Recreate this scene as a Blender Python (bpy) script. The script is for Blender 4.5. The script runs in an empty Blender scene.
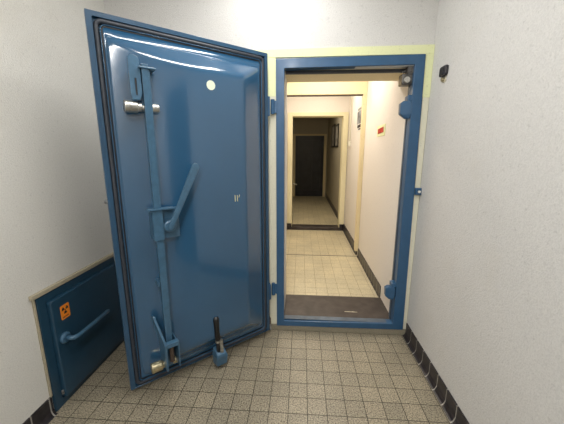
import bpy, bmesh, math, random
from mathutils import Vector, Matrix
random.seed(4)
sc = bpy.context.scene
col = sc.collection
PI = math.pi

# ------------------------------------------------------------ materials
def newmat(name, color=(.5, .5, .5), rough=.5, metal=0, spec=.5, coat=0):
    m = bpy.data.materials.new(name); m.use_nodes = True
    nt = m.node_tree; b = nt.nodes['Principled BSDF']
    b.inputs['Base Color'].default_value = (*color, 1)
    b.inputs['Roughness'].default_value = rough
    b.inputs['Metallic'].default_value = metal
    b.inputs['Specular IOR Level'].default_value = spec
    b.inputs['Coat Weight'].default_value = coat
    b.inputs['Coat Roughness'].default_value = .12
    return m, nt, b
def N(nt, t, **kw):
    n = nt.nodes.new(t)
    for k, v in kw.items(): setattr(n, k, v)
    return n
def pos(nt):
    return N(nt, 'ShaderNodeNewGeometry').outputs['Position']
def noise(nt, scale, detail=3, rough=.5, vec=None):
    n = N(nt, 'ShaderNodeTexNoise'); n.inputs['Scale'].default_value = scale
    n.inputs['Detail'].default_value = detail; n.inputs['Roughness'].default_value = rough
    nt.links.new(vec or pos(nt), n.inputs['Vector']); return n.outputs['Fac']
def ramp(nt, fac, stops):
    r = N(nt, 'ShaderNodeValToRGB'); e = r.color_ramp.elements
    while len(e) < len(stops): e.new(.5)
    for i, (p, c) in enumerate(stops):
        e[i].position = p; e[i].color = (*c, 1)
    nt.links.new(fac, r.inputs['Fac']); return r.outputs['Color']
def mixc(nt, fac, a, b, mode='MIX'):
    m = N(nt, 'ShaderNodeMix', data_type='RGBA', blend_type=mode)
    for s, v in ((0, fac), (6, a), (7, b)):
        if isinstance(v, (int, float)): m.inputs[s].default_value = v
        elif isinstance(v, tuple): m.inputs[s].default_value = (*v, 1)
        else: nt.links.new(v, m.inputs[s])
    return m.outputs[2]
def bump(nt, b, h, strength, dist):
    n = N(nt, 'ShaderNodeBump'); n.inputs['Strength'].default_value = strength
    n.inputs['Distance'].default_value = dist
    nt.links.new(h, n.inputs['Height']); nt.links.new(n.outputs['Normal'], b.inputs['Normal'])

def wallmat(name, c, dirt, stain=(.55, .50, .40), st=.25, bs=.5):
    """painted wallpaper / plaster with fine grain and faint stains"""
    m, nt, b = newmat(name, c, .75, spec=.25)
    f = noise(nt, 170, 2, .6)
    c1 = mixc(nt, ramp(nt, f, [(.35, (0, 0, 0)), (.62, (1, 1, 1))]), tuple(x*dirt for x in c), c)
    g = ramp(nt, noise(nt, 55, 3, .7), [(.60, (0, 0, 0)), (.70, (.40, .40, .40))])
    c2 = mixc(nt, g, c1, tuple(x*.62 for x in c))
    s = ramp(nt, noise(nt, 2.3, 6, .62), [(.55, (0, 0, 0)), (.85, (st, st, st))])
    c3 = mixc(nt, s, c2, stain)
    nt.links.new(c3, b.inputs['Base Color'])
    bump(nt, b, f, bs, .003)
    return m
M = {}
M['wall'] = wallmat('wall_paint', (.71, .70, .68), .90, bs=.8)
M['wallL'] = wallmat('wall_paint_left', (.74, .725, .68), .91, st=.35, bs=.8)
M['corr'] = wallmat('corridor_paint', (.80, .75, .69), .97, st=.10, bs=.15)
M['corr_cream'] = wallmat('corridor_cream', (.80, .68, .42), .97, st=.1, bs=.1)
M['soffit'] = wallmat('soffit_plaster', (.80, .70, .46), .9, st=.5, bs=.3)
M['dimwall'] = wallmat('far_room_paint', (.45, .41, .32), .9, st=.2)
M['ceil'] = wallmat('ceiling_paint', (.82, .82, .80), .97)
M['yellowc'] = wallmat('pale_cream_yellow', (.82, .76, .52), .97, st=.1, bs=.1)
M['yellow'] = wallmat('pale_yellow_paint', (.80, .83, .50), .97, stain=(.6, .6, .35), st=.1, bs=.1)
M['cream'] = wallmat('cream_paint', (.72, .70, .56), .96, st=.2, bs=.1)
M['tan'] = wallmat('tan_strip', (.42, .37, .27), .9, bs=.2)
M['concrete'] = wallmat('concrete_strip', (.30, .27, .20), .7, bs=.5)

def tiles(name, c1, c2, grout, ph=(0, 0), pitch=.1, gw=.0035, speck=.5, rough=.38, gap_y=None):
    m, nt, b = newmat(name, c1, rough, spec=.4)
    mp = N(nt, 'ShaderNodeMapping'); mp.inputs['Location'].default_value = (ph[0]+10, ph[1]+10, 0)
    nt.links.new(pos(nt), mp.inputs['Vector'])
    t = N(nt, 'ShaderNodeTexBrick'); t.offset = 0; t.squash = 1
    for k, v in {'Scale': 1, 'Mortar Size': gw/2, 'Mortar Smooth': .3, 'Brick Width': pitch, 'Row Height': pitch, 'Bias': 0}.items():
        t.inputs[k].default_value = v
    t.inputs['Color1'].default_value = (*c1, 1); t.inputs['Color2'].default_value = (*c2, 1)
    t.inputs['Mortar'].default_value = (*grout, 1)
    nt.links.new(mp.outputs[0], t.inputs['Vector'])
    sp = ramp(nt, noise(nt, 145, 2, .7), [(.36, (.34, .32, .29)), (.5, (.95, .94, .92)), (.64, (1.35, 1.35, 1.33))])
    big = ramp(nt, noise(nt, 2.5, 4, .6), [(.3, (.80, .80, .79)), (.7, (1.08, 1.07, 1.04))])
    cc = mixc(nt, speck, t.outputs['Color'], sp, 'MULTIPLY')
    cc = mixc(nt, 1, cc, big, 'MULTIPLY')
    nt.links.new(cc, b.inputs['Base Color'])
    inv = N(nt, 'ShaderNodeMath', operation='SUBTRACT'); inv.inputs[0].default_value = 1
    nt.links.new(t.outputs['Fac'], inv.inputs[1])
    bump(nt, b, inv.outputs[0], .5, .002)
    return m
M['floor'] = tiles('terrazzo_tiles', (.345, .305, .230), (.295, .265, .203), (.045, .038, .026), speck=1.0, gw=.0042)
M['floorc'] = tiles('corridor_tiles', (.62, .55, .38), (.58, .52, .37), (.25, .19, .11), ph=(0, .055), speck=.3, gw=.003)
M['skirt'] = None
def skirtmat():
    m, nt, b = newmat('black_skirting_tiles', (.02, .018, .022), .38)
    sep = N(nt, 'ShaderNodeSeparateXYZ'); nt.links.new(pos(nt), sep.inputs[0])
    a = N(nt, 'ShaderNodeMath', operation='ADD'); a.inputs[1].default_value = 10.0
    nt.links.new(sep.outputs['Y'], a.inputs[0])
    mo = N(nt, 'ShaderNodeMath', operation='MODULO'); mo.inputs[1].default_value = .1
    nt.links.new(a.outputs[0], mo.inputs[0])
    lt = N(nt, 'ShaderNodeMath', operation='LESS_THAN'); lt.inputs[1].default_value = .0065
    nt.links.new(mo.outputs[0], lt.inputs[0])
    base = ramp(nt, noise(nt, 30, 4, .6), [(.35, (.012, .010, .014)), (.7, (.035, .03, .035))])
    c = mixc(nt, lt.outputs[0], base, (.34, .32, .29))
    nt.links.new(c, b.inputs['Base Color'])
    return m
M['skirt'] = skirtmat()

def paint(name, c, rough=.22, wear=.3, coat=.4, scale=14):
    m, nt, b = newmat(name, c, rough, spec=.5, coat=coat)
    w = ramp(nt, noise(nt, scale, 5, .6), [(.35, tuple(x*(1-wear*.5) for x in c)), (.7, tuple(min(1, x*(1+wear*.5)) for x in c))])
    chips = ramp(nt, noise(nt, 60, 4, .7), [(.74, (0, 0, 0)), (.78, (.5, .5, .5))])
    nt.links.new(mixc(nt, chips, w, tuple(min(1, x*1.6+.03) for x in c)), b.inputs['Base Color'])
    bump(nt, b, noise(nt, 9, 2), .08, .01)
    return m
M['blue'] = paint('blue_enamel', (.025, .090, .178), .17, .08, coat=1, scale=3)
M['blueframe'] = paint('blue_frame_enamel', (.028, .094, .195), .36, .15, coat=.1)
M['bluerim'] = paint('blue_rim_enamel', (.022, .068, .130), .30, .2, coat=.2)
M['bluebar'] = paint('blue_fitting_paint', (.050, .122, .200), .30, .25, coat=.2, scale=40)
M['bluedark'] = paint('dark_blue_hatch_paint', (.015, .052, .092), .30, .15, coat=.2)
def plain(k, c, r=.5, metal=0, var=.3, sc_=40):
    m, nt, b = newmat(k, c, r, metal)
    nt.links.new(ramp(nt, noise(nt, sc_, 4), [(.35, tuple(x*(1-var) for x in c)), (.68, tuple(min(1, x*(1+var)) for x in c))]), b.inputs['Base Color'])
    M[k] = m
plain('rubber', (.030, .036, .048), .5, 0, .15)
plain('blackrubber', (.012, .012, .014), .45)
plain('steel', (.55, .54, .50), .32, .9, .25, 60)
plain('brass', (.50, .44, .28), .35, .85, .3, 60)
plain('greymetal', (.30, .30, .30), .4, .7, .5, 50)
plain('darkmetal', (.13, .125, .12), .4, .7, .5, 60)
plain('bluegrey', (.10, .13, .17), .45, .2, .2, 15)
plain('blackgrip', (.010, .010, .011), .32)
plain('rust', (.085, .058, .042), .7, .1)
plain('plate', (.062, .050, .046), .42, .25, .3, 12)
plain('orange', (.90, .27, .02), .5, 0, .05)
plain('ink', (.015, .012, .010), .6, 0, .1)
plain('brownink', (.35, .08, .015), .6, 0, .1)
plain('red', (.50, .03, .015), .45, 0, .2)
plain('whiteplastic', (.80, .78, .70), .4, 0, .05)
plain('disc', (.72, .80, .62), .5, 0, .05)
plain('mark', (.62, .62, .36), .6, 0, .15)
plain('paper', (.78, .77, .74), .6, 0, .05)
plain('greyprint', (.30, .31, .33), .6, 0, .6, 8)
plain('darkdoor', (.012, .012, .014), .4, 0, .5, 7)
plain('blackframe', (.02, .018, .018), .4)
plain('picture', (.42, .40, .36), .3, 0, .7, 12)
plain('hookplastic', (.035, .033, .04), .5)
plain('plaster', (.52, .48, .38), .8)
m, nt, b = newmat('lamp_tube', (1, 1, 1), .5)
b.inputs['Emission Color'].default_value = (1, .97, .92, 1); b.inputs['Emission Strength'].default_value = 5
M['tube'] = m
m, nt, b = newmat('lamp_tube_warm', (1, 1, 1), .5)
b.inputs['Emission Color'].default_value = (1, .86, .66, 1); b.inputs['Emission Strength'].default_value = 4
M['tubew'] = m

# ------------------------------------------------------------ mesh helpers
def link(name, bm, mat, parent=None, smooth=False, bevel=0, seg=2):
    me = bpy.data.meshes.new(name)
    bmesh.ops.recalc_face_normals(bm, faces=bm.faces)
    bm.to_mesh(me); bm.free()
    o = bpy.data.objects.new(name, me); col.objects.link(o)
    me.materials.append(M[mat] if isinstance(mat, str) else mat)
    if parent: o.parent = parent
    if bevel:
        md = o.modifiers.new('bevel', 'BEVEL'); md.width = bevel; md.segments = seg
        md.limit_method = 'ANGLE'; md.angle_limit = math.radians(40)
    if smooth:
        for p in me.polygons: p.use_smooth = True
    elif bevel:
        for p in me.polygons: p.use_smooth = False
    return o
def B(): return bmesh.new()
def box(bm, x0, x1, y0, y1, z0, z1):
    v = [bm.verts.new((x, y, z)) for x in (x0, x1) for y in (y0, y1) for z in (z0, z1)]
    for f in ((0, 1, 3, 2), (4, 6, 7, 5), (0, 4, 5, 1), (2, 3, 7, 6), (0, 2, 6, 4), (1, 5, 7, 3)):
        bm.faces.new([v[i] for i in f])
    return bm
def prism(bm, pts, axis, a, b):
    """2D outline extruded along an axis; pts in the two other axes, in order"""
    def P(p, t):
        c = list(p); c.insert(axis, t); return c
    A = [bm.verts.new(P(p, a)) for p in pts]; C = [bm.verts.new(P(p, b)) for p in pts]
    bm.faces.new(A); bm.faces.new(C[::-1])
    n = len(pts)
    for i in range(n): bm.faces.new([A[i], A[(i+1) % n], C[(i+1) % n], C[i]])
    return bm
def tube(bm, pts, radii, seg=16, cap=True):
    pts = [Vector(p) for p in pts]
    if not hasattr(radii, '__len__'): radii = [radii]*len(pts)
    rings = []; up = None
    for i, p in enumerate(pts):
        a = pts[max(0, i-1)]; c = pts[min(len(pts)-1, i+1)]
        d = (c-a).normalized() if (c-a).length > 1e-9 else Vector((0, 0, 1))
        if up is None:
            up = Vector((0, 0, 1)) if abs(d.z) < .9 else Vector((1, 0, 0))
        s = d.cross(up).normalized(); t = s.cross(d).normalized(); up = t
        rings.append([bm.verts.new(p+(s*math.cos(k*2*PI/seg)+t*math.sin(k*2*PI/seg))*radii[i]) for k in range(seg)])
    for r, q in zip(rings, rings[1:]):
        for k in range(seg): bm.faces.new([r[k], r[(k+1) % seg], q[(k+1) % seg], q[k]])
    if cap: bm.faces.new(rings[0][::-1]); bm.faces.new(rings[-1])
    return bm
def loft(bm, sections):
    """list of equally long point rings"""
    R = [[bm.verts.new(p) for p in s] for s in sections]
    n = len(R[0])
    for r, q in zip(R, R[1:]):
        for k in range(n): bm.faces.new([r[k], r[(k+1) % n], q[(k+1) % n], q[k]])
    bm.faces.new(R[0][::-1]); bm.faces.new(R[-1])
    return bm
def rrect(x0, x1, z0, z1, r, n=5):
    out = []
    for cx, cz, a0 in ((x1-r, z1-r, 0), (x0+r, z1-r, 90), (x0+r, z0+r, 180), (x1-r, z0+r, 270)):
        for k in range(n+1):
            a = math.radians(a0+90*k/n); out.append((cx+r*math.cos(a), cz+r*math.sin(a)))
    return out
def ringband(bm, x0, x1, z0, z1, w, y0, y1, r=.03, rounded=False, n=6):
    """closed band (rounded rectangle) of width w, lying in the xz plane, from y0 (back) to y1 (front)"""
    O = rrect(x0, x1, z0, z1, r, n); I = rrect(x0+w, x1-w, z0+w, z1-w, max(.003, r-w), n)
    if rounded:
        prof = [(0, y0), (0.06, y0+(y1-y0)*.65), (.25, y0+(y1-y0)*.95), (.5, y1), (.75, y0+(y1-y0)*.95), (.94, y0+(y1-y0)*.65), (1, y0)]
    else: prof = [(0, y0), (0, y1), (1, y1), (1, y0)]
    loops = [[bm.verts.new((o[0]+(i[0]-o[0])*t, y, o[1]+(i[1]-o[1])*t)) for o, i in zip(O, I)] for t, y in prof]
    m_ = len(O)
    for a, c in zip(loops, loops[1:]+loops[:1]):
        for k in range(m_): bm.faces.new([a[k], a[(k+1) % m_], c[(k+1) % m_], c[k]])
    return bm
def tag(o, label=None, cat=None, group=None, kind=None):
    if label: o['label'] = label
    if cat: o['category'] = cat
    if group: o['group'] = group
    if kind: o['kind'] = kind
    return o
def empty(name, loc, rz=0, **kw):
    o = bpy.data.objects.new(name, None); col.objects.link(o); o.location = loc; o.rotation_euler = (0, 0, rz)
    o.empty_display_size = .05
    return tag(o, **kw)
def struct(name, bm, mat, label, cat, **kw):
    return tag(link(name, bm, mat, **kw), label, cat, kind='structure')

# ------------------------------------------------------------ setting
ZC = .085       # corridor floor level
XR = .833; XL = -1.2; YB = -3.3; CEIL = 2.55
struct('floor', box(B(), XL-.1, XR+.1, YB, .0, -.1, 0), 'floor', 'speckled grey-beige square tile floor with dark grout lines', 'floor')
bm = B()
box(bm, XL-.2, -.068, .012, .38, -.1, 2.8)
box(bm, .80, XR+.2, .012, .38, -.1, 2.8); box(bm, .745, .80, .012, .06, -.1, 2.8)
struct('wall_back', bm, 'wall', 'white textured wall around the blue doorway', 'wall')
struct('wall_reveal', box(B(), .745, .80, .06, .38, -.1, 2.8), 'corr', 'cream side face of the thick wall inside the doorway', 'wall')
struct('wall_lintel', box(B(), -.068, .745, .012, .38, 1.829, 2.8), 'wall', 'white textured wall above the blue doorway', 'wall')
struct('wall_left', box(B(), XL-.15, XL, YB, .012, -.1, 2.8), 'wallL', 'off-white textured wall on the left behind the open blue door', 'wall')
struct('wall_right', box(B(), XR, XR+.15, YB, .012, -.1, 2.8), 'wall', 'white textured wall on the right with a black wall clip', 'wall')
struct('wall_rear', box(B(), XL-.15, XR+.15, YB-.15, YB, -.1, 2.8), 'wall', 'white wall at the end of the room facing the doorway', 'wall')
struct('ceiling', box(B(), XL-.15, XR+.15, YB-.15, .012, CEIL, CEIL+.1), 'ceil', 'white ceiling of the tiled room', 'ceiling')
# kerb under the door frame
struct('trim_1', box(B(), -.16, XR, .0005, .0125, 0, .05), 'concrete', 'narrow tan concrete strip under the blue door frame', 'trim', bevel=.002)
# pale yellow painted band round the frame
bm = B()
prism(bm, [(-.30, 1.888), (.785, 1.892), (.832, 1.892), (.832, 1.943), (-.30, 1.933)], 1, .003, .0125)
prism(bm, [(.788, 1.646), (.832, 1.646), (.832, 1.891), (.786, 1.890)], 1, .003, .0125)
prism(bm, [(-.30, 1.66), (-.121, 1.66), (-.121, 1.887), (-.30, 1.887)], 1, .003, .0125)
struct('trim_2', bm, 'yellow', 'pale yellow painted band around the top of the blue door frame', 'trim')
bm = B()
prism(bm, [(.806, .05), (.8295, .05), (.8295, 1.645), (.790, 1.645)], 1, .003, .0125)
prism(bm, [(-.28, .05), (-.118, .05), (-.120, 1.659), (-.28, 1.659)], 1, .003, .0125)
struct('trim_3', bm, 'cream', 'cream painted strips down both sides of the blue door frame', 'trim')

dr = struct('added_dark_door', box(B(), XR-.012, XR-.0003, -2.30, -1.50, .002, 2.02), 'darkdoor', 'dark door added out of view on the right wall for the steel door to reflect', 'door', bevel=.003)  # dark slab added out of view for the steel door to reflect
bm = B(); tube(bm, [(XR-.012, -1.58, 1.02), (XR-.06, -1.58, 1.02), (XR-.062, -1.60, 1.02), (XR-.062, -1.70, 1.02)], .010, 12)
link('door_handle', bm, 'steel', dr)

def skirting(name, x0, x1, ya, yb, z=0, side=1, label='', h=.1, flat=.007):
    """tile skirting with coved foot; side=+1 foot points to -x (wall on the right)"""
    s = -side
    pts = [(x1, z), (x1+s*abs(x1-x0), z), (x1+s*abs(x1-x0)*.66, z+.005), (x1+s*abs(x1-x0)*.44, z+.014), (x1+s*flat, z+.030), (x1+s*flat, z+h), (x1, z+h)]
    bm = B()
    A = [bm.verts.new((p[0], ya, p[1])) for p in pts]; C = [bm.verts.new((p[0], yb, p[1])) for p in pts]
    n = len(pts); bm.faces.new(A); bm.faces.new(C[::-1])
    for i in range(n): bm.faces.new([A[i], A[(i+1) % n], C[(i+1) % n], C[i]])
    return struct(name, bm, 'skirt', label, 'baseboard')
skirting('baseboard_right', .805, XR, -1.49, 0, label='black tile skirting along the foot of the right wall')
skirting('baseboard_left', -1.175, XL, YB, -.782, side=-1, label='black tile skirting left of the low blue hatch')

# corridor behind the doorway
struct('floor_corridor', box(B(), -.6, 1.0, .06, 2.56, -.1, ZC), 'floorc', 'pale cream tile floor of the corridor behind the doorway', 'floor')
bm = box(B(), -.10, .745, .06, .392, ZC, ZC+.003)
struct('trim_threshold', bm, 'plate', 'dark brown worn threshold plate just behind the blue sill', 'threshold')
bm = box(B(), -.26, .745, 1.398, 1.412, ZC, ZC+.001)
struct('trim_threshold_scuff', prism(B(), [(.40, .142), (.50, .139), (.505, .146), (.47, .149), (.475, .156), (.462, .150), (.41, .149)], 2, ZC+.003, ZC+.0035), 'plaster', 'small pale scuff on the dark threshold plate', 'scuff')
struct('trim_joint', bm, 'rubber', 'thin dark joint strip across the corridor floor', 'floor joint')
struct('wall_corridor_right', box(B(), .745, .90, .38, 2.6, -.1, 2.8), 'corr', 'pinkish white corridor wall with poster and red plate', 'wall')
struct('wall_corridor_left', box(B(), -.36, -.26, .38, 2.6, -.1, 2.8), 'corr', 'cream corridor wall on the left side', 'wall')
struct('ceiling_corridor', box(B(), -.36, .9, .38, 2.6, 2.4, 2.5), 'ceil', 'corridor ceiling', 'ceiling')
struct('ceiling_soffit', box(B(), -.068, .745, .06, .379, 1.826, 1.8292), 'soffit', 'tan plaster underside of the lintel in the doorway', 'soffit')
skirting('baseboard_corridor', .729, .745, .40, 1.395, z=ZC, label='black tile skirting in the near part of the corridor', h=.105)
skirting('baseboard_corridor_far', .722, .745, 1.46, 2.6, z=ZC, label='black tile skirting in the far part of the corridor', h=.105, flat=.012)
# portal: beam and pilaster
bm = B(); box(bm, -.26, .745, 1.41, 1.47, 1.927, 2.4); box(bm, .703, .745, 1.41, 1.47, ZC+.06, 1.927)
struct('trim_portal', bm, 'corr_cream', 'cream beam and pilaster crossing the corridor', 'portal', bevel=.003)
bm = B(); box(bm, -.26, .703, 1.415, 1.465, 1.917, 1.927)
struct('trim_portal_edge', bm, 'rust', 'dark lower edge of the cream corridor beam', 'trim')
# second doorway
bm = B(); box(bm, -.6, -.092, 2.6, 2.75, -.1, 2.5); box(bm, .665, .95, 2.6, 2.75, -.1, 2.5); box(bm, -.092, .665, 2.6, 2.75, 1.842, 2.5)
struct('wall_corridor_end', bm, 'corr', 'cream wall with an open doorway at the end of the corridor', 'wall')
bm = B()
box(bm, -.165, -.095, 2.58, 2.6, ZC+.10, 1.895); box(bm, .665, .735, 2.58, 2.6, ZC+.10, 1.895); box(bm, -.095, .665, 2.58, 2.6, 1.842, 1.895)
box(bm, -.098, -.092, 2.58, 2.76, ZC, 1.845); box(bm, .662, .668, 2.58, 2.76, ZC, 1.845); box(bm, -.092, .665, 2.6, 2.76, 1.838, 1.845)
struct('trim_door_casing', bm, 'yellowc', 'pale yellow casing around the second doorway', 'door casing', bevel=.003)
bm = B(); box(bm, -.172, -.10, 2.565, 2.6, ZC, ZC+.10); box(bm, .668, .728, 2.565, 2.6, ZC, ZC+.10)
struct('baseboard_doorway', bm, 'skirt', 'black skirting tiles at both feet of the second doorway', 'baseboard')
struct('trim_sill', box(B(), -.10, .67, 2.575, 2.76, -.1, ZC+.045), 'plate', 'low dark sill of the second doorway', 'sill', bevel=.004)
# dim far room
struct('floor_far_room', box(B(), -.9, 1.0, 2.76, 6.3, -.1, ZC), 'floorc', 'dim tiled floor of the unlit passage beyond the second doorway', 'floor')
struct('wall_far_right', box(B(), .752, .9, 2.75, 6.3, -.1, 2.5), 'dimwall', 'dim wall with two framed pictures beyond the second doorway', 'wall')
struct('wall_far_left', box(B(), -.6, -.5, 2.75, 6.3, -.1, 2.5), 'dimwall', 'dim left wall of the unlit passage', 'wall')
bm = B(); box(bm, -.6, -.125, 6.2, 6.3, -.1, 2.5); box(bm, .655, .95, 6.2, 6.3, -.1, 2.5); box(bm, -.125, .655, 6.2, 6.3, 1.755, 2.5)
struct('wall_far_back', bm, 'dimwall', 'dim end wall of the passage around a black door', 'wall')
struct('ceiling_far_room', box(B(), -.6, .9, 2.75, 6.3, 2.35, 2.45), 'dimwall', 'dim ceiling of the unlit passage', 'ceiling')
skirting('baseboard_far_room', .737, .752, 2.78, 6.2, z=ZC, label='black skirting along the right wall of the dim passage', h=.1)
bm = B(); box(bm, .655, .725, 6.18, 6.2, ZC, 1.80); box(bm, -.195, -.125, 6.18, 6.2, ZC, 1.80); box(bm, -.125, .655, 6.18, 6.2, 1.755, 1.80)
struct('trim_far_casing', bm, 'corr_cream', 'cream casing of the black door at the far end', 'door casing')
dd = struct('door_1', box(B(), -.122, .652, 6.205, 6.24, ZC+.005, 1.752), 'darkdoor', 'black door closing the far end of the dim passage', 'door')
link('door_panel', ringband(B(), -.05, .58, .25, 1.65, .02, 6.19, 6.206, .02), 'blackframe', dd)
link('door_mullion', box(B(), .33, .36, 6.19, 6.206, .27, 1.63), 'blackframe', dd)
# open leaf of the second doorway with its lever
d2 = struct('door_2', box(B(), -.16, -.115, 2.80, 3.42, ZC+.01, 1.82), 'corr_cream', 'cream door leaf standing open behind the second doorway', 'door', bevel=.003)
bm = B(); tube(bm, [(-.116, 3.34, .742), (-.06, 3.34, .742)], .011, 12); tube(bm, [(-.062, 3.345, .742), (-.048, 3.30, .742), (-.035, 3.25, .742)], .012, 12)
link('door_handle', bm, 'steel', d2, smooth=True)

# ------------------------------------------------------------ corridor fittings
def framed(name, y0, y1, z0, z1, label):
    t = empty(name, (.752, (y0+y1)/2, z0), label=label, cat='picture', group='framed pictures in the dim passage')
    h = z1-z0; w = (y1-y0)/2
    bm = B()
    for a in ((-w, -w+.03, 0, h), (w-.03, w, 0, h), (-w+.03, w-.03, 0, .03), (-w+.03, w-.03, h-.03, h)): box(bm, -.02, -.0005, *a)
    link('picture_frame', bm, 'blackframe', t); link('picture_print', box(B(), -.012, -.0005, -w+.03, w-.03, .03, h-.03), 'picture', t)
framed('wall_picture', 4.42, 4.98, 1.425, 1.90, 'black framed picture on the dim wall, the farther and left of the two')
framed('wall_picture', 3.80, 4.28, 1.415, 1.85, 'black framed picture on the dim wall, the nearer and right of the two')
t = empty('wall_poster', (.745, 1.74, 1.577), label='white poster with grey print on the corridor wall behind the pilaster', cat='poster')
link('sheet', box(B(), -.003, -.0003, -.20, .20, 0, .265), 'paper', t)
bm = B(); box(bm, -.0045, -.003, -.13, .13, .03, .065); box(bm, -.0045, -.003, -.12, .06, .005, .02)
link('printed_caption', bm, 'ink', t)
link('printed_picture', box(B(), -.0045, -.003, -.17, .17, .075, .225), 'greyprint', t)
link('header_bar', box(B(), -.0045, -.003, -.16, .14, .235, .262), 'greymetal', t)
t = empty('light_switch', (.745, 2.38, 1.395), label='small cream light switch below a thin cable near the second doorway', cat='light switch')
link('switch_box', box(B(), -.03, -.0003, -.04, .04, 0, .07), 'whiteplastic', t, bevel=.004)
link('rocker', box(B(), -.036, -.028, -.02, .02, .015, .05), 'cream', t, bevel=.003)
link('cable', tube(B(), [(-.008, 0, .07), (-.008, 0, .60), (-.008, 0, 1.0)], .006, 8), 'cream', t)
t = empty('wall_sign', (.745, .740, 1.452), label='small cream plate with a red sign on the corridor wall', cat='sign')
link('back_plate', box(B(), -.004, -.0003, -.13, .13, 0, .095), 'yellow', t, bevel=.002)
link('red_panel', prism(B(), [(-.09, .032), (.085, .022), (.095, .065), (-.08, .074)], 0, -.007, -.0035), 'red', t)

# ------------------------------------------------------------ blue door frame
fr = empty('door_frame', (0, 0, .04), label='bright blue steel frame around the open doorway with latch brackets', cat='door frame')
def FZ(p): return (p[0], p[1]-.04)
O = [FZ(p) for p in [(-.119, 1.878), (.783, 1.890), (.805, .047), (-.116, .040)]]
I = [FZ(p) for p in [(-.066, 1.824), (.724, 1.833), (.731, .091), (-.064, .081)]]
bm = B()
vo = {}
for nm, ring, y in (('of', O, 0), ('if', I, 0), ('ob', O, .0118), ('ib', I, .058)):
    vo[nm] = [bm.verts.new((p[0], y-.004 if y == 0 else y, p[1])) for p in ring]
for k in range(4):
    j = (k+1) % 4
    for a, c in (('of', 'if'), ('if', 'ib'), ('ib', 'ob'), ('ob', 'of')):
        bm.faces.new([vo[a][k], vo[a][j], vo[c][j], vo[c][k]])
link('frame_profile', bm, 'blueframe', fr, bevel=.0025)
# dark seal groove under the head and grey edge by the right jamb
link('seal', box(B(), -.064, .735, .059, .075, 1.765, 1.7855), 'blackrubber', fr)
link('jamb_edge', box(B(), .722, .7445, .06, .08, .055, 1.78), 'bluegrey', fr)
link('sill_edge', box(B(), -.062, .726, .012, .060,   .0475, .0505), 'bluegrey', fr)
def catch(z, h, nm):
    """blue wedge catch on the right jamb for the door latch"""
    bm = B()
    prof = [(.726, .0), (.708, .014), (.676, .028), (.662, .05), (.662, .085), (.726, .10)]
    loft(bm, [[(x, y-.03, z-.04) for x, y in [(.72, .03), (.69, .04), (.70, .07), (.73, .08)]],
              [(x, y-.03, z-.04+h*.25) for x, y in [(.725, .025), (.662, .035), (.664, .075), (.735, .085)]],
              [(x, y-.03, z-.04+h*.80) for x, y in [(.725, .025), (.660, .035), (.662, .075), (.735, .085)]],
              [(x, y-.03, z-.04+h*.92) for x, y in [(.72, .025), (.678, .035), (.68, .075), (.735, .085)]]])
    o = link(nm, bm, 'blueframe', fr, bevel=.003)
    bm = B(); box(bm, .700, .742, .0, .06, z-.04+h*.90, z-.04+h*1.22)
    link('catch_lug', bm, 'blueframe', o, bevel=.006)
    return o
catch(1.520, .115, 'latch_catch'); catch(.278, .105, 'latch_catch')
# grey switch box in the upper right corner
bm = B(); box(bm, .662, .728, .02, .09, 1.685, 1.748)
sw = link('contact_box', bm, 'darkmetal', fr, bevel=.005)
bm = B(); tube(bm, [(.69, .005, 1.71), (.69, .021, 1.71)], .018, 16)
link('contact_roller', bm, 'steel', sw, bevel=.002)
bm = B(); box(bm, .690, .732, .015, .06, 1.745, 1.792); tube(bm, [(.665, .03, 1.755), (.72, .03, 1.775)], .007, 10)
link('contact_arm', bm, 'darkmetal', sw, bevel=.002)
bm = B(); tube(bm, [(.715, .04, 1.675), (.728, .045, 1.64), (.722, .05, 1.58)], .005, 8)
link('contact_cable', bm, 'greymetal', sw, smooth=True)
# side lug on the outer edge of the right jamb
bm = B(); box(bm, .794, .832, -.02, .0, 1.00, 1.045)
lug = link('side_lug', bm, 'blueframe', fr, bevel=.003)
link('lug_bolt', tube(B(), [(.815, -.022, 1.022), (.815, -.029, 1.022)], .009, 6), 'whiteplastic', lug)
# frame halves of the hinges
for z in (1.525, .27):
    bm = B(); tube(bm, [(-.140, -.012, z-.015), (-.140, -.012, z+.075)], .013, 16); box(bm, -.142, -.112, -.010, -.004, z-.008, z+.068)
    link('hinge_knuckle', bm, 'blueframe', fr, bevel=.0015)

# ------------------------------------------------------------ the open blast door
ANG = -2.4283
W_, H_ = .909, 1.840
sd = empty('steel_door', (-.165, -.0701, .049), ANG,
           label='large glossy blue steel door standing open with latch bar, lever and rollers', cat='door')
# local axes: x along the door away from the hinge, y towards the viewer, z up
bm = B(); box(bm, 0, W_, -.035, -.014, 0, H_)
link('door_slab', bm, 'blue', sd, bevel=.002)
# rim: bars on three sides and a narrow lip at the foot, one closed frame
bm = B()
Or = [(0, 0), (W_, 0), (W_, H_), (0, H_)]; Ir = [(.021, .006), (W_-.024, .006), (W_-.024, H_-.021), (.021, H_-.021)]
lay = [[bm.verts.new((p[0], y, p[1])) for p in rg] for rg, y in ((Or, -.014), (Or, .004), (Ir, .004), (Ir, -.014))]
for a, c in zip(lay, lay[1:]+lay[:1]):
    for k in range(4): bm.faces.new([a[k], a[(k+1) % 4], c[(k+1) % 4], c[k]])
link('rim', bm, 'bluerim', sd, bevel=.0015)
link('gasket', ringband(B(), .0215, W_-.0245, .0065, H_-.0215, .021, -.014, .006, .034, rounded=True), 'rubber', sd, smooth=True)
link('gasket_rail', ringband(B(), .043, W_-.046, .028, H_-.043, .006, -.014, .0075, .026, rounded=True), 'blue', sd, smooth=True)
link('inner_seal', ringband(B(), .0495, W_-.0525, .0345, H_-.0495, .005, -.014, .002, .02), 'blackrubber', sd)
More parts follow.
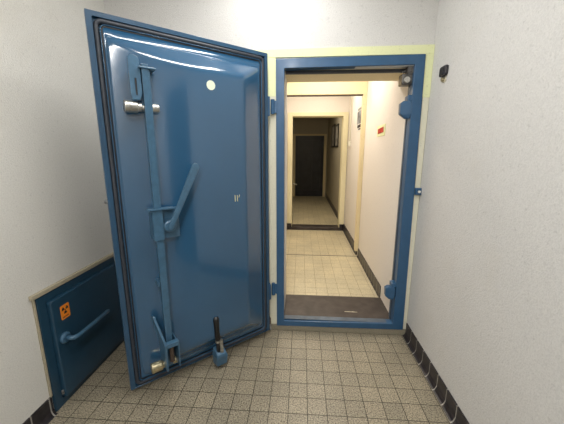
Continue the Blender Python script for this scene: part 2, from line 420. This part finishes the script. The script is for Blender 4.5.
# pressed pan: a height field with flanks of different width
def sm(t): t = max(0, min(1, t)); return t*t*(3-2*t)
def rl(t, k=.12):
    # straight flank with rounded foot and shoulder
    t = max(0, min(1, t)); m_ = 1/(1-k)
    if t < k: return m_*t*t/(2*k)
    if t > 1-k: return 1-m_*(1-t)**2/(2*k)
    return m_*(t-k/2)
def pan_h(x, z, x0, x1, z0, z1):
    fl = .44; frr = .17; ft = .095; fb = .13
    # x grows towards the free edge (left in view): flank there is narrow
    h4 = sorted([math.sin(min(1, (x1-x)/fl)*PI/2)**.85, rl((x-x0)/frr, .14), rl((z1-z)/ft, .14), rl((z-z0)/fb, .3)])
    k = .12; hh = max(0, k-abs(h4[0]-h4[1]))/k
    a = h4[0]-hh*hh*k/4*min(1, h4[0]/.3)
    e = min(x1-x, x-x0, z1-z, z-z0)
    u = (x-.46)/.42
    return .0045*sm(e/.009) + .062*a + .004*a*max(0, 1-u*u)
bm = B()
x0, x1, z0, z1 = .052, .846, .052, H_-.085
ax, az, bx, bz = .055, W_-.058, .040, H_-.055
def spaced(a, b, dense, n):
    s = [a+(b-a)*k/n for k in range(n+1)]
    for k in range(1, 7): s += [a+dense*k/6, b-dense*k/6]
    return sorted(set(round(q, 5) for q in s))
xs = [ax]+spaced(x0, x1, .012, 60)+[az] if x0 > ax else spaced(ax, x1, .012, 60)+[az]
x0 = max(x0, ax)
zs = [bx]+spaced(z0, z1, .012, 110)+[bz]
g = []
for z in zs:
    row = []
    for x in xs:
        inside = x0 <= x <= x1 and z0 <= z <= z1
        # round the crease corners
        h = 0
        if inside:
            r = .035
            dx = max(0, r-(x-x0), r-(x1-x)); dz = max(0, r-(z-z0), r-(z1-z))
            cut = math.hypot(dx, dz)
            h = pan_h(x, z, x0, x1, z0, z1)
            if dx > 0 and dz > 0: h *= sm((r-cut)/.010+.0)
        row.append(bm.verts.new((x, .0005+h, z)))
    g.append(row)
for j in range(len(zs)-1):
    for i in range(len(xs)-1): bm.faces.new([g[j][i], g[j][i+1], g[j+1][i+1], g[j+1][i]])
# back face so the pan is a closed body resting on the slab
ring = [g[0][i] for i in range(len(xs))]+[g[j][-1] for j in range(1, len(zs))]+[g[-1][i] for i in range(len(xs)-2, -1, -1)]+[g[j][0] for j in range(len(zs)-2, 0, -1)]
low = [bm.verts.new((v.co.x, -.0138, v.co.z)) for v in ring]
for k in range(len(ring)):
    j = (k+1) % len(ring); bm.faces.new([ring[k], low[k], low[j], ring[j]])
bm.faces.new(low)
link('pressed_panel', bm, 'blue', sd, smooth=True)
PY = .072    # height of the pan top
def PH(x, z): return .0005+pan_h(x, z, x0, x1, z0, z1)

# latch bar
Z0 = .049
bar = link('latch_bar', box(B(), .705, .733, PY+.012, PY+.034, 1.688-Z0, .135), 'bluebar', sd, bevel=.0015)
bm = B(); box(bm, .700, .706, PY-.002, PY+.030, 1.62-Z0-.05, .2)
link('bar_web', box(B(), .699, .705, PY+.001, PY+.030, 1.680-Z0, .18), 'bluebar', bar)
# guides that carry the bar on the pan
for z in (1.46, .60):
    link('bar_guide', box(B(), .694, .744, PH(.72, z)-.012, PY+.0125, z-.014, z+.014), 'bluebar', bar, bevel=.002)
# upper hook plate
def paddle(name, zt, zb, xa, xb, ya, yb, par, flip=False):
    cx = (xa+xb)/2; r = (xb-xa)/2
    pts = [(cx+r*math.cos(a*PI/10), zt-r+r*math.sin(a*PI/10)) for a in range(11)]+[(xa, zb+.03), (xa+.012, zb), (xb-.006, zb), (xb, zb+.02)]
    if flip: pts = [(p[0], zt+zb-p[1]) for p in pts]
    bm = B()
    def yy(z): return ya+(yb-ya)*(zt-z)/(zt-zb)
    A = [bm.verts.new((x, yy(z), z)) for x, z in pts]; C = [bm.verts.new((x, yy(z)+.009, z)) for x, z in pts]
    bm.faces.new(A); bm.faces.new(C[::-1])
    for i in range(len(pts)):
        j = (i+1) % len(pts); bm.faces.new([A[i], A[j], C[j], C[i]])
    return link(name, bm, 'bluebar', par, bevel=.002)
hp = paddle('hook_plate', 1.722-Z0, 1.535-Z0, .737, .784, PY+.012, PY+.024, sd)
link('slot', box(B(), .757, .763, PY+.022, PY+.0335, 1.555-Z0, 1.625-Z0), 'blackrubber', hp)
bm = B(); box(bm, .674, .745, .030, PY+.040, 1.668-Z0, 1.676-Z0)
link('hook_bridge', bm, 'bluebar', sd, bevel=.002)
bm = B(); box(bm, .738, .750, .014, PY+.0135, 1.54-Z0, 1.70-Z0)
link('hook_spacer', bm, 'bluedark', sd)
def roller(z, y, mat):
    bm = B()
    tube(bm, [(.742, y, z), (.757, y, z), (.758, y, z), (.762, y, z), (.810, y, z), (.812, y, z)], [.019, .019, .024, .026, .026, .024], 24)
    r = link('roller', bm, mat, sd, bevel=.001)
    link('roller_pin', tube(B(), [(.668, y, z), (.694, y, z), (.7405, y, z)], [.020, .020, .012], 20), mat, r, bevel=.002)
    return r
roller(1.508-Z0, PY+.006, 'steel')
roller(.185-Z0, PY+.006, 'brass')
# lower hook plate and bracket
lp = paddle('hook_plate', .470-Z0, .215-Z0, .742, .782, PY+.046, PY+.000, sd, flip=False)
lp.data = lp.data.copy()
bm = B(); loft(bm, [[(.770, PY-.04, .46-Z0), (.781, PY-.04, .46-Z0), (.781, PY+.004, .475-Z0), (.770, PY+.004, .475-Z0)],
                    [(.741, PY-.05, .30-Z0), (.752, PY-.05, .30-Z0), (.752, PY+.085, .34-Z0), (.741, PY+.085, .34-Z0)],
                    [(.741, PY-.05, .18-Z0), (.749, PY-.05, .18-Z0), (.749, PY+.075, .18-Z0), (.741, PY+.075, .18-Z0)]])
link('bracket_cheek', bm, 'bluebar', sd, bevel=.001)
bpy.data.objects.remove(lp)
bm = B(); box(bm, .680, .741, PY+.055, PY+.085, .318-Z0, .342-Z0); box(bm, .680, .686, PY-.05, PY+.085, .19-Z0, .330-Z0)
link('bracket_bridge', bm, 'bluebar', sd, bevel=.002)
link('bracket_bolt', tube(B(), [(.714, PY+.056, .22-Z0), (.714, PY+.056, .318-Z0)], .012, 14), 'rust', sd)
# lever lock in the middle of the bar
bm = B(); box(bm, .614, .744, .030, PY+.0125, .885-Z0, 1.037-Z0)
lk = link('lever_plate', bm, 'bluebar', sd, bevel=.001)
bm = B(); box(bm, .640, .762, PY+.0062, PY+.050, 1.038-Z0, 1.045-Z0)
link('lever_shelf', bm, 'bluebar', sd, bevel=.001)
bm = B(); box(bm, .697, .744, PY+.034, PY+.040, .885-Z0, 1.037-Z0)
link('bar_cover', bm, 'bluebar', sd, bevel=.001)
hubz = .952-Z0; hubx = .668
bm = B(); tube(bm, [(hubx, PY+.012, hubz), (hubx, PY+.046, hubz), (hubx, PY+.050, hubz)], [.030, .030, .024], 28)
hub = link('lever_hub', bm, 'bluebar', sd, bevel=.002)
bm = B()
p0, p1 = Vector((hubx-.002, PY+.050, hubz)), Vector((.518, PY+.050, 1.256-Z0))
d = (p1-p0).normalized(); s = Vector((d.z, 0, -d.x))
out = []
for k in range(9):
    a = PI*k/8; out.append(p1-d*.02+s*.020*math.cos(a)+d*.020*math.sin(a))
for k in range(9):
    a = PI+PI*k/8; out.append(p0+s*.011*math.cos(a)+d*.016*math.sin(a))
A = [bm.verts.new(v+Vector((0, 0, 0))) for v in out]; C = [bm.verts.new(v+Vector((0, .012, 0))) for v in out]
bm.faces.new(A); bm.faces.new(C[::-1])
for i in range(len(out)):
    j = (i+1) % len(out); bm.faces.new([A[i], A[j], C[j], C[i]])
link('lever', bm, 'bluebar', sd, bevel=.004, seg=3)
# round sticker and paint marks
q = PH(.405, 1.62)
link('round_sticker', tube(B(), [(.399, PH(.399, 1.60)-.002, 1.648-Z0), (.399, PH(.399, 1.60)+.0015, 1.648-Z0)], .0235, 28), 'disc', sd)['label'] = 'pale green round sticker'
bm = B(); yb = PH(.262, 1.0)
for (xa, xb, za, zb) in ((.278, .282, 1.030, 1.068), (.263, .267, 1.030, 1.066)):
    prism(bm, [(xa, za-Z0), (xb, za-Z0), (xb+.001, zb-Z0), (xa+.001, zb-Z0)], 1, yb-.003, yb+.002)
prism(bm, [(.2545, 1.052-Z0), (.257, 1.052-Z0), (.2525, 1.068-Z0), (.2495, 1.068-Z0)], 1, yb-.003, yb+.002)
link('paint_mark', bm, 'mark', sd)['label'] = 'pale yellow painted strokes like 11 with an apostrophe'
# floor bolt with black grip
bm = B()
loft(bm, [[(.362, .050, .0), (.470, .050, .0), (.462, .105, .0), (.372, .105, .0)][:4],
          [(.358, .050, .06), (.472, .050, .06), (.466, .112, .06), (.368, .112, .06)],
          [(.378, .050, .105), (.464, .050, .105), (.458, .108, .075), (.378, .108, .075)]])
for v in bm.verts: v.co.x = .420+(v.co.x-.420)*.72; v.co.z -= .022; v.co.y -= .008
fb = link('bolt_housing', bm, 'bluebar', sd, bevel=.003)
bm = B(); tube(bm, [(.412, .085, .06), (.414, .083, .145)], .010, 14)
link('bolt_pin', bm, 'steel', fb)
bm = B(); tube(bm, [(.428, .072, .03), (.430, .072, .150)], [.012, .012], 16)
tube(bm, [(.430, .072, .140), (.430, .072, .150), (.431, .071, .17), (.433, .070, .20), (.434, .069, .255), (.435, .069, .285), (.435, .068, .297)],
     [.014, .017, .0165, .0150, .0170, .018, .010], 20)
link('grip', bm, 'blackgrip', sd, smooth=True)
link('bolt_collar', tube(B(), [(.430, .072, .128), (.430, .072, .139)], .0165, 20), 'steel', sd)
# hinge halves on the door edge
for z in (1.590-Z0, .335-Z0):
    bm = B(); box(bm, -.020, 0.002, -.050, -.002, z-.055, z+.060); tube(bm, [(-.021, -.036, z-.055), (-.021, -.036, z+.058)], .012, 14)
    link('hinge_leaf', bm, 'blueframe', sd, bevel=.003)
bm = B(); box(bm, -.018, .0, -.045, -.005, .035, .085); tube(bm, [(-.012, -.03, .0), (-.012, -.03, .09)], .010, 12)
link('pivot_pin', bm, 'rust', sd, bevel=.002)
link('edge_knob', tube(B(), [(W_-.002, -.024, 1.03), (W_+.008, -.024, 1.03), (W_+.012, -.024, 1.03)], [.010, .010, .006], 14), 'greymetal', sd)

# ------------------------------------------------------------ low hatch on the left wall
ha = empty('wall_hatch', (XL, -.45, 0), label='low dark blue steel hatch in the left wall behind the open door', cat='hatch')
yA, yB_ = -.775+.45, -.06+.45
bm = B()
for a in ((yA, yA+.045, 0.002, .632), (yB_-.045, yB_, 0.002, .632), (yA+.045, yB_-.045, 0.002, .04), (yA+.045, yB_-.045, .592, .632)):
    box(bm, .0003, .014, *a)
link('hatch_frame', bm, 'bluedark', ha, bevel=.001)
pts = rrect(yA+.048, yB_-.048, .042, .590, .014)
pn = link('hatch_panel', prism(B(), pts, 0, .0003, .034), 'bluedark', ha, bevel=.007, seg=3)
for z in (.07,):
    link('panel_hinge', tube(B(), [(.022, yA+.043, z), (.022, yA+.043, z+.02)], .006, 10), 'greymetal', ha)
bm = B(); tube(bm, [(.034, -.232, .367), (.044, -.232, .367), (.050, -.232, .367)], [.030, .030, .022], 24)
rs = link('handle_rose', bm, 'bluebar', ha, smooth=False, bevel=.002)
bm = B(); tube(bm, [(.046, -.232, .367), (.078, -.232, .367), (.086, -.225, .366), (.090, -.20, .364), (.088, -.10, .362), (.082, .040, .360), (.082, .046, .360)], [.013, .012, .012, .011, .011, .011, .008], 16)
link('handle', bm, 'bluebar', ha, smooth=True)
# radiation sticker
sy, sz = -.203, .500
st = link('warning_sticker', prism(B(), rrect(sy-.028, sy+.028, sz-.038, sz+.038, .006), 0, .0343, .0352), 'orange', ha)
st['label'] = 'orange radiation warning sticker'
bm = B(); cz = sz+.010
for k in range(3):
    a0 = math.radians(30+120*k+0) ; pts = []
    for j in range(7):
        a = a0-math.radians(30)+math.radians(60)*j/6; pts.append((sy+.021*math.cos(a), cz+.021*math.sin(a)))
    for j in range(6, -1, -1):
        a = a0-math.radians(30)+math.radians(60)*j/6; pts.append((sy+.0065*math.cos(a), cz+.0065*math.sin(a)))
    prism(bm, pts, 0, .0353, .0358)
prism(bm, [(sy+.0035*math.cos(a*PI/6), cz+.0035*math.sin(a*PI/6)) for a in range(12)], 0, .0353, .0358)
link('trefoil', bm, 'ink', st)
bm = B(); x = sy-.022
for w in (.005, .007, .003, .006, .006, .004):
    prism(bm, [(x, sz-.031), (x+w, sz-.031), (x+w, sz-.023), (x, sz-.023)], 0, .0353, .0358); x += w+.0016
link('sticker_text', bm, 'brownink', st)
# plaster edge around the hatch
bm = B(); box(bm, XL+.0003, XL+.020, -.797, -.05, .636, .656); box(bm, XL+.0003, XL+.010, -.787, -.777, .10, .636)
struct('trim_hatch', bm, 'tan', 'tan plaster edging above and beside the low hatch', 'trim', bevel=.002)

# ------------------------------------------------------------ black clip on the right wall
ck = empty('wall_clip', (XR, -.165, 1.697), label='small black clip with flaking plaster high on the right wall', cat='wall clip')
link('clip_body', prism(B(), rrect(-.040, .032, .028, .080, .010), 0, -.018, -.0003), 'hookplastic', ck, bevel=.004)
link('clip_jaw', box(B(), -.023, -.0175, -.018, .020, .035, .068), 'blackrubber', ck, bevel=.002)
link('clip_screw', tube(B(), [(-.0003, .0, .012), (-.016, .0, .012)], [.014, .010], 10), 'brass', ck)
link('flaked_plaster', prism(B(), [(-.03, .0), (-.01, -.008), (.012, -.002), (.035, .008), (.028, .024), (-.02, .024)], 0, -.0022, -.0003), 'plaster', ck)

# ------------------------------------------------------------ lamps
def lamp(name, x, y, z, L, along, power, colr, label, mat, size=.10):
    t = empty(name, (x, y, z), 0 if along == 'x' else PI/2, label=label, cat='ceiling lamp')
    link('lamp_body', box(B(), -L/2, L/2, -.05, .05, -.05, -.001), 'whiteplastic', t, bevel=.004)
    link('lamp_tube', tube(B(), [(-L/2+.03, 0, -.085), (L/2-.03, 0, -.085)], .016, 14), mat, t, smooth=True)
    for s_ in (-1, 1): link('lamp_holder', box(B(), s_*(L/2-.02)-.01, s_*(L/2-.02)+.01, -.02, .02, -.105, -.05), 'whiteplastic', t)
    ld = bpy.data.lights.new(name+'_light', 'AREA'); ld.shape = 'RECTANGLE'; ld.size = L-.06; ld.size_y = size
    ld.energy = power; ld.color = colr
    lo = bpy.data.objects.new(name+'_light', ld); col.objects.link(lo); lo.parent = t; lo.location = (0, 0, -.11)
    return t
lamp('ceiling_lamp', -.12, -.75, CEIL, 1.2, 'y', 15, (1, .985, .96), 'fluorescent lamp on the ceiling above the open blue door', 'tube')
lamp('ceiling_lamp', -.1, -2.6, CEIL, 1.2, 'y', 31, (1, .985, .965), 'fill lamp added on the ceiling at the rear of the room', 'tube')  # added fill behind the camera, evens out the room light
lamp('ceiling_lamp', .25, .95, 2.4, .6, 'x', 10.5, (1, .91, .80), 'short ceiling lamp in the near part of the corridor', 'tubew')
lamp('ceiling_lamp', .25, 1.95, 2.4, .6, 'x', 9, (1, .90, .76), 'short ceiling lamp in the far part of the corridor', 'tubew')
lamp('ceiling_lamp', .1, 3.6, 2.35, .6, 'x', 8, (1, .87, .66), 'short dim ceiling lamp added to brighten the passage beyond the second doorway', 'tubew')  # added above the lintel, out of view, to lift the dark passage

w = bpy.data.worlds.new('world'); sc.world = w; w.use_nodes = True
w.node_tree.nodes['Background'].inputs[0].default_value = (.5, .5, .5, 1)
w.node_tree.nodes['Background'].inputs[1].default_value = .1

# ------------------------------------------------------------ camera
yaw, pitch, roll, f = -.0667, -.2048, .0019, 287.4771
F = Vector((math.sin(yaw)*math.cos(pitch), math.cos(yaw)*math.cos(pitch), math.sin(pitch)))
Rv = Vector((math.cos(yaw), -math.sin(yaw), 0)); Uv = Rv.cross(F)
R2 = Rv*math.cos(roll)+Uv*math.sin(roll); U2 = -Rv*math.sin(roll)+Uv*math.cos(roll)
cam = bpy.data.cameras.new('camera'); co = bpy.data.objects.new('camera', cam); col.objects.link(co)
cam.sensor_width = 36; cam.lens = 36*f/564; cam.clip_start = .02
mw = Matrix((R2, U2, -F)).transposed().to_4x4(); mw.translation = Vector((.0497, -1.9342, 1.3114))
co.matrix_world = mw
sc.camera = co
vs = sc.view_settings; vs.view_transform = 'Standard'; vs.look = 'None'; vs.gamma = 1; vs.exposure = .17; vs.use_curve_mapping = False
